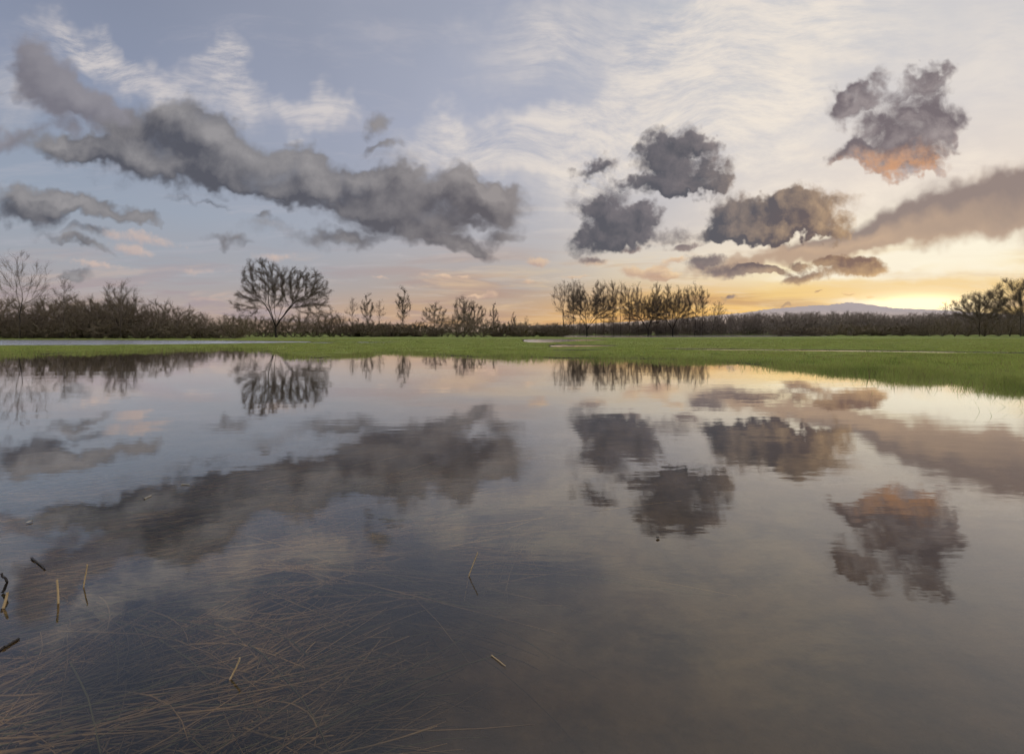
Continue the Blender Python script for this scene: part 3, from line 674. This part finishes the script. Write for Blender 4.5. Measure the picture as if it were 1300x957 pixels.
for i, (px, top, wd, pr, lab) in enumerate(MID):
    dist = 150
    tree('bare_tree', pr, px, dist, lab, 'tree', h=((422 - top) / F * dist + EYE) / HGT[id(pr)], rz=i * 1.9, wide=wd)
# trees at the right end of the far wood
OAK = vase(12, 6.2, 1100, .2, 4200, 1.4, .016, .28, .1, .34)
tree('broad_tree', OAK, 1243, 128, 'broad dome-headed bare tree right of the setting sun', 'tree', h=.97)
tree('broad_tree', OAK, 1296, 120, 'tall bare tree cut by the right edge of the photo', 'tree', h=1.18, rz=2.2)
tree('broad_tree', OAK, 1390, 118, 'bare tree beyond the right end of the wood', 'tree', h=1.1, rz=4)
tree('bare_tree', SLIM, 1201, 150, 'thin bare tree in front of the wood beneath the setting sun', 'tree', h=.78, rz=2)

# ------------------------------------------------------------------ shrubs of the hedgerows
def shrub(h, w, n, stems, tw, tl, r=0.022):
    A = np.concatenate([ellipsoid(n, (0, 0, h * .52), (w, w * .8, h * .5), .1), ellipsoid(n // 2, (0, 0, h * .28), (w * 1.05, w * .8, h * .3), 0)])
    A[:, 2] = np.abs(A[:, 2]) + .1
    st = [(np.zeros(3), -1)]
    for k_ in range(stems):                             # stems fan out from one stool
        tx, ty, tz = rng.uniform(-w * .65, w * .65), rng.uniform(-w * .4, w * .4), h * rng.uniform(.3, .6); prev = 0; m_ = 6
        for q_ in range(1, m_ + 1):
            f_ = q_ / m_; st.append((np.array([tx * f_ ** .8, ty * f_ ** .8, tz * f_]) + rng.normal(0, .06, 3), prev)); prev = len(st) - 1
    P, par = grow(st, A, .42, 2.6, .6, up=.2, jit=.2)
    return proto(*skeleton_mesh(P, par, .020, 2.3, .045, tw, tl, r, .2, .06, .13))
SH = [shrub(6.5, 3.6, 420, 6, 4, .9, .014), shrub(5.5, 3.4, 380, 7, 4, .9, .014), shrub(7.2, 3.0, 400, 5, 4, .9, .014), shrub(4.6, 3.6, 360, 8, 5, .8, .014)]
LOW = [shrub(3.0, 3.2, 320, 9, 7, .6, .026), shrub(2.6, 3.6, 320, 10, 7, .6, .026)]
SM = (M_BARK, M_SHRUB)
hl = 'bare brown shrub in the dense hedgerow along the left edge of the meadow'
hedge_top = np.array([(-260, 378), (-60, 378), (0, 378), (40, 382), (100, 378), (150, 381), (200, 386), (225, 391), (260, 397), (300, 404)], float)
k_ = 0
for px in np.arange(-230, 305, 17.0):
    for row in range(2):
        q_ = px + rng.uniform(-5, 5) + row * 8; dist = 93 + row * 5 + rng.uniform(-1.5, 1.5); top = np.interp(q_, hedge_top[:, 0], hedge_top[:, 1]) + rng.choice([-5, 0, 5, 12, 18]) + rng.uniform(-3, 3)
        pr = SH[k_ % 4]; hh = [6.9, 5.9, 7.6, 5.0][k_ % 4]
        tree('hedgerow_shrub', pr, q_, dist, hl, 'shrub', 'shrubs of the left hedgerow', h=((422 - top) / F * dist + EYE) / hh, rz=rng.uniform(0, 6.28), wide=1.15, mats=SM); k_ += 1
    tree('bramble_bush', LOW[k_ % 2], px, 90.5 + rng.uniform(-1, 1), 'low tangled bramble bush at the foot of the left hedgerow', 'bush', 'brambles at the foot of the left hedgerow', h=rng.uniform(.85, 1.15), rz=rng.uniform(0, 6.28), mats=SM)
mid_top = np.array([(295, 402), (330, 404), (400, 400), (425, 398), (440, 409), (520, 412), (570, 408), (585, 400), (620, 404), (650, 412), (720, 411)], float)
for px in np.arange(300, 720, 9.0):
    q_ = px + rng.uniform(-3, 3); dist = 122 + rng.uniform(-4, 6); top = np.interp(q_, mid_top[:, 0], mid_top[:, 1]) + rng.choice([-4, -1, 1, 4]) + rng.uniform(-1, 1)
    low = top > 405; pr = LOW[k_ % 2] if low else SH[k_ % 4]; hh = ([3.2, 2.8] if low else [6.9, 5.9, 7.6, 5.0])[k_ % (2 if low else 4)]
    tree('hedge_shrub', pr, q_, dist, 'low bare shrub in the dark hedge across the middle of the meadow', 'shrub', 'shrubs of the low middle hedge', h=((422 - top) / F * dist + EYE) / hh, rz=rng.uniform(0, 6.28), wide=1.25, mats=SM); k_ += 1
for i, (px, top, wd) in enumerate([(1010, 412, 1.4), (1033, 414, 1.5), (1054, 416, 1.3), (1082, 411, 1.5), (1105, 415, 1.4), (1122, 412, 1.6), (1145, 413, 1.5), (1168, 412, 1.4), (990, 415, 1.2)]):
    dist = 150
    tree('willow_bush', LOW[i % 2], px, dist, 'rounded grey-brown bush in front of the far wood', 'bush', 'rounded bushes before the far wood', h=((422 - top) / F * dist + EYE) / [3.2, 2.8][i % 2], rz=i * 1.3, wide=wd, mats=(M_BARK, M_SHRUB))
for i, (px, top) in enumerate([(1180, 405), (1196, 402), (1212, 404), (1228, 400), (1250, 398), (1268, 401), (1282, 396), (1300, 396), (1322, 394), (1345, 395), (1370, 397)]):
    dist = 135 + (i % 2) * 5
    tree('hedge_shrub', SH[i % 4], px, dist, 'bare shrub under the broad trees at the right end of the wood', 'shrub', 'shrubs at the right end of the wood', h=((422 - top) / F * dist + EYE) / [6.9, 5.9, 7.6, 5.0][i % 4], rz=i * 1.7, wide=1.2, mats=(M_BARK, M_FAR))

# the far wood reads as one mass of bare trees
def far_wood():
    pr = []
    for _ in range(4):
        A = ellipsoid(150, (0, 0, 7.2), (3.2, 3.2, 4.6), .1); P, par = grow(stem(4.5, .9, .1), A, .8, 4.0, 1.0, up=.35)
        w_, f_ = skeleton_mesh(P, par, .035, 2.2, .08, 4, 1.4, .034, .4, .08, .22); pr.append(join([w_, f_]))
    lo = []
    for _ in range(3):
        A = ellipsoid(150, (0, 0, 2.2), (3.4, 2, 2.2)); A[:, 2] = np.abs(A[:, 2])
        st = []
        for k2 in range(6): st.append((np.array([rng.uniform(-3, 3), rng.uniform(-1, 1), 0]), -1))
        P, par = grow(st, A, .6, 3, .8, up=.25); w_, f_ = skeleton_mesh(P, par, .04, 2.3, .06, 5, 1.0, .05, .2, .09, .15); lo.append(join([w_, f_]))
    top = np.array([(640, 411), (690, 411), (760, 409), (830, 405), (900, 400), (960, 397), (1020, 397), (1080, 396), (1130, 398), (1180, 397), (1240, 396), (1500, 392)], float)
    parts = []
    for row, dist in ((0, 205), (1, 225), (2, 250)):
        for px in np.arange(650, 1480, 6.5):
            q_ = px + rng.uniform(-4, 4); dd = dist + rng.uniform(-6, 6); tp = np.interp(q_, top[:, 0], top[:, 1]) + rng.uniform(-2.5, 3)
            H = (422 - tp) / F * dd + EYE
            def put(p, hh, wd):
                a = rng.uniform(0, 6.28); v, f = p; c_, s_ = np.cos(a), np.sin(a)
                x = (v[:, 0] * c_ - v[:, 1] * s_) * wd + at(q_, dd); y = (v[:, 0] * s_ + v[:, 1] * c_) * wd + dd
                parts.append((np.stack([x, y, v[:, 2] * hh + .1], 1), f))
            put(pr[rng.integers(4)], H / 12.3, max(.55, H / 12.3))
            if row == 0: put(lo[rng.integers(3)], min(1.1, H / 7), 1.0)
            if row == 0: q_ += 4; put(lo[rng.integers(3)], min(1.3, H / 6), 1.1)
            if row == 1: put(lo[rng.integers(3)], min(1.5, H / 6), 1.0)
    v, f = join(parts)
    tag(mesh_obj('far_wood', v, f, M_FAR), kind='stuff', label='far bare winter wood along the horizon on the right', cat='wood')
far_wood()

# ------------------------------------------------------------------ drowned straw and what stands or floats in the near water
def on_water(px, py, z=0.0):
    d = (EYE - z) / (py - HY) * F
    return np.array([at(px, d), d, z])
def curve_tube(pts, r, sides=5, taper=0.6):
    pts = np.array(pts); n = len(pts) - 1; rr = r * np.linspace(1, taper, n + 1)
    return tubes(pts[:-1], pts[1:], rr[:-1], rr[1:], sides)
def strands(n, px, py, zr, ln, ang, spread, rad, bend, clump=1):
    """n curved straws in tufts of clump: column and row ranges where they lie, depth range, length range, bearing and its spread"""
    K_ = 7
    m = max(1, n // clump); n = m * clump; R_ = lambda v_: np.repeat(v_, clump, axis=0)
    x = R_(rng.uniform(*px, m)); y = R_(py[0] + (py[1] - py[0]) * rng.uniform(0, 1, m) ** 0.8); z = R_(rng.uniform(*zr, m)) + (rng.normal(0, .02, n) if clump > 1 else 0)
    if clump > 1:                                       # tufts gather in some places and leave dark water in others
        _d = EYE / (y - HY) * F; thick = wav(at(x, _d) + 4, _d, 2.6) + rng.normal(0, .25, n) > -.15; z = np.where(R_(thick[::clump]), z, z - .14)
    z = np.clip(z, zr[0] - .14, min(zr[1] + .01, -.006))
    d = (EYE - z) / (y - HY) * F; P = np.stack([at(x, d), d, z], 1)
    a = R_(R(ang) + rng.normal(0, R(spread), m)); L = rng.uniform(*ln, n); cv = R_(rng.normal(0, bend, m)); dz = rng.normal(0, .05, n)
    if clump > 1:
        a = a + rng.normal(0, R(9), n); cv = cv + rng.normal(0, .25, n); off = rng.normal(0, 1, (n, 2)) * .05 * L[:, None]
        along = rng.normal(0, .22, n) * L; P[:, 0] += off[:, 0] + np.cos(a) * along; P[:, 1] += off[:, 1] + np.sin(a) * along
    rr = rng.uniform(*rad, n)
    P = P - np.stack([np.cos(a), np.sin(a), 0 * a], 1) * L[:, None] * .5
    v_all = []
    rings = []
    for k_ in range(K_):
        rings.append(P.copy()); a = a + cv / K_ + rng.normal(0, .05, n)
        P = P + np.stack([np.cos(a), np.sin(a), dz], 1) * (L / (K_ - 1))[:, None]
        P[:, 2] = np.clip(P[:, 2], -.42, -.006)
    C = np.stack(rings, 1)                                              # n, K, 3
    t = np.gradient(C, axis=1); t /= np.linalg.norm(t, axis=2, keepdims=True) + 1e-9
    u = np.cross(t, np.array([0, 0, 1.0])); u /= np.linalg.norm(u, axis=2, keepdims=True) + 1e-9; w = np.cross(u, t)
    tp = np.linspace(1, .45, K_)[None, :, None]
    s3 = [C + (u * np.cos(q_) + w * np.sin(q_)) * rr[:, None, None] * tp for q_ in (np.pi / 2, np.pi * 7 / 6, np.pi * 11 / 6)]
    V = np.stack(s3, 2).reshape(-1, 3)                                  # n, K, 3sides
    b = (np.arange(n) * K_ * 3)[:, None, None]; k2 = (np.arange(K_ - 1) * 3)[None, :, None]; s = np.arange(3)[None, None, :]; s2 = (s + 1) % 3
    f = np.stack([b + k2 + s, b + k2 + s2, b + k2 + 3 + s2, b + k2 + 3 + s], 3).reshape(-1, 4)
    return V, f
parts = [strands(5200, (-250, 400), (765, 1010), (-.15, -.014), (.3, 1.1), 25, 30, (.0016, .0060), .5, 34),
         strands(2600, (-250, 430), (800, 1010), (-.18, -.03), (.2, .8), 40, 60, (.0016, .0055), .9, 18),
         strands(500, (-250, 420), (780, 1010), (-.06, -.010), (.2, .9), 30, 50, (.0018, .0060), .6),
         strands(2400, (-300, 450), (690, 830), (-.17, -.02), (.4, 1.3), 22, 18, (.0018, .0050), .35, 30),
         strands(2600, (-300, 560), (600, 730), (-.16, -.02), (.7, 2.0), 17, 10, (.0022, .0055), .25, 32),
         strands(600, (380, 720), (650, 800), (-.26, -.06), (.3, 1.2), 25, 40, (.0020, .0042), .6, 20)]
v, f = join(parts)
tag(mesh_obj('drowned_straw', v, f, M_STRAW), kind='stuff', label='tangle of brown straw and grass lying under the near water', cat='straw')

def thing_tube(name, pix, label, cat, mat, r, group=None, zs=None, sides=7, taper=.7):
    """a stalk or stick through points (column, row) at heights zs; its origin lies at its foot"""
    zs = zs or [0.0] * len(pix)
    base = on_water(*pix[0]); dist = base[1]; pts = []
    for (px, py), z in zip(pix, zs):
        if z == 0.0: pts.append(on_water(px, py, 0.004))
        else: pts.append(np.array([at(px, dist), dist, z]))
    pts = np.array(pts)
    fine = []
    for a, b in zip(pts[:-1], pts[1:]):
        for t_ in (0, .34, .67): fine.append(a + (b - a) * t_ + (rng.normal(0, r * .35, 3) if t_ else 0))
    fine.append(pts[-1]); fine = np.array(fine)
    v_, f_ = curve_tube(fine - base, r, sides, taper)
    n = len(v_); capb = list(range(sides)); o = mesh_obj(name, v_, f_, mat, smooth=True); o.location = base
    tag(o, label, cat, group); return o
def stub(px, py, tx, ty, r, label, name='straw_stub'):
    b = on_water(px, py); z = EYE - (ty - HY) / F * b[1]
    root = np.array([b[0] - (at(tx, b[1]) - b[0]) * .5, b[1], -.12]); tip = np.array([at(tx, b[1]), b[1] + .02, z])
    fine = np.array([root, b, b * .5 + tip * .5 + rng.normal(0, r * .3, 3), tip]) - b
    v_, f_ = curve_tube(fine, r, 8, .85)
    # ragged hollow top
    ring = v_[-8:]; vv = np.concatenate([v_, ring * .999 + np.array([0, 0, 1]) * rng.uniform(.002, .012, (8, 1)), ring * 0 + ring.mean(0) - np.array([0, 0, .004])])
    n = len(v_); ff = [(n - 8 + i, n - 8 + (i + 1) % 8, n + (i + 1) % 8, n + i) for i in range(8)] + [(n + i, n + (i + 1) % 8, n + 8 + (i + 1) % 8, n + 8 + i) for i in range(8)]
    o = mesh_obj(name, vv, np.concatenate([f_, np.array(ff)]), M_DRY, smooth=True); o.location = b
    tag(o, label, 'straw', 'cut straws standing in the near water'); return o
stub(74, 766, 67, 741, .0042, 'short pale cut straw leaning left, left of a thinner one')
stub(106, 745, 106, 721, .0030, 'thin upright cut straw standing right of the leaning pale one')
stub(4, 772, 3, 757, .0052, 'thick stub of pale straw at the very left edge of the water')
stub(595, 731, 606, 704, .0026, 'thin pale straw leaning right, alone in the middle of the near water')
stub(292, 862, 300, 842, .0034, 'bent pale straw stub near the bottom edge of the water')
thing_tube('broken_stalk', [(3, 752), (9, 744), (2, 738)], 'dark broken stalk bent sharply at the left edge of the water', 'stalk', M_WET, .006, zs=[0.0, .05, .09])
thing_tube('floating_stick', [(40, 708), (48, 714), (57, 722)], 'dark stick floating slantwise in the left near water', 'stick', M_WET, .0045)
thing_tube('floating_stick', [(-4, 826), (8, 820), (24, 810)], 'black stick floating at the left edge below the straws', 'stick', M_WET, .0055)
thing_tube('floating_straw', [(624, 831), (633, 838), (642, 845)], 'short pale straw floating near the bottom middle', 'straw', M_DRY, .0016, 'straws floating in the near water')
thing_tube('floating_straw', [(183, 633), (192, 629)], 'small pale straw floating far out on the left', 'straw', M_LEAF, .005, 'straws floating in the near water')
thing_tube('floating_straw', [(230, 615), (241, 615)], 'tiny pale straw floating beyond the other far one on the left', 'straw', M_LEAF, .0045, 'straws floating in the near water')
def leaf(px, py, label, s, mat):
    b = on_water(px, py, .003); a = rng.uniform(0, 6.28); n = 9; v_ = []
    for k_ in range(n):
        t_ = k_ / (n - 1); w_ = .36 * np.sin(np.pi * t_ ** .8) * s
        for sgn in (-1, 0, 1): v_.append(((t_ - .5) * s, sgn * w_, .002 + .10 * s * abs(sgn) * (.5 + t_) + .05 * s * t_))
    v_ = np.array(v_); c_, s_ = np.cos(a), np.sin(a)
    v_ = np.stack([v_[:, 0] * c_ - v_[:, 1] * s_, v_[:, 0] * s_ + v_[:, 1] * c_, v_[:, 2]], 1)
    f_ = np.array([(3 * k_ + j, 3 * k_ + j + 1, 3 * k_ + 4 + j, 3 * k_ + 3 + j) for k_ in range(n - 1) for j in (0, 1)])
    o = mesh_obj('floating_leaf', v_, f_, mat, smooth=True); o.location = b; tag(o, label, 'leaf'); return o
leaf(37, 663, 'curled grey leaf floating on the left near water', .035, M_LEAF)
leaf(835, 683, 'small dark leaf floating beneath the round cloud reflection', .03, M_WET)
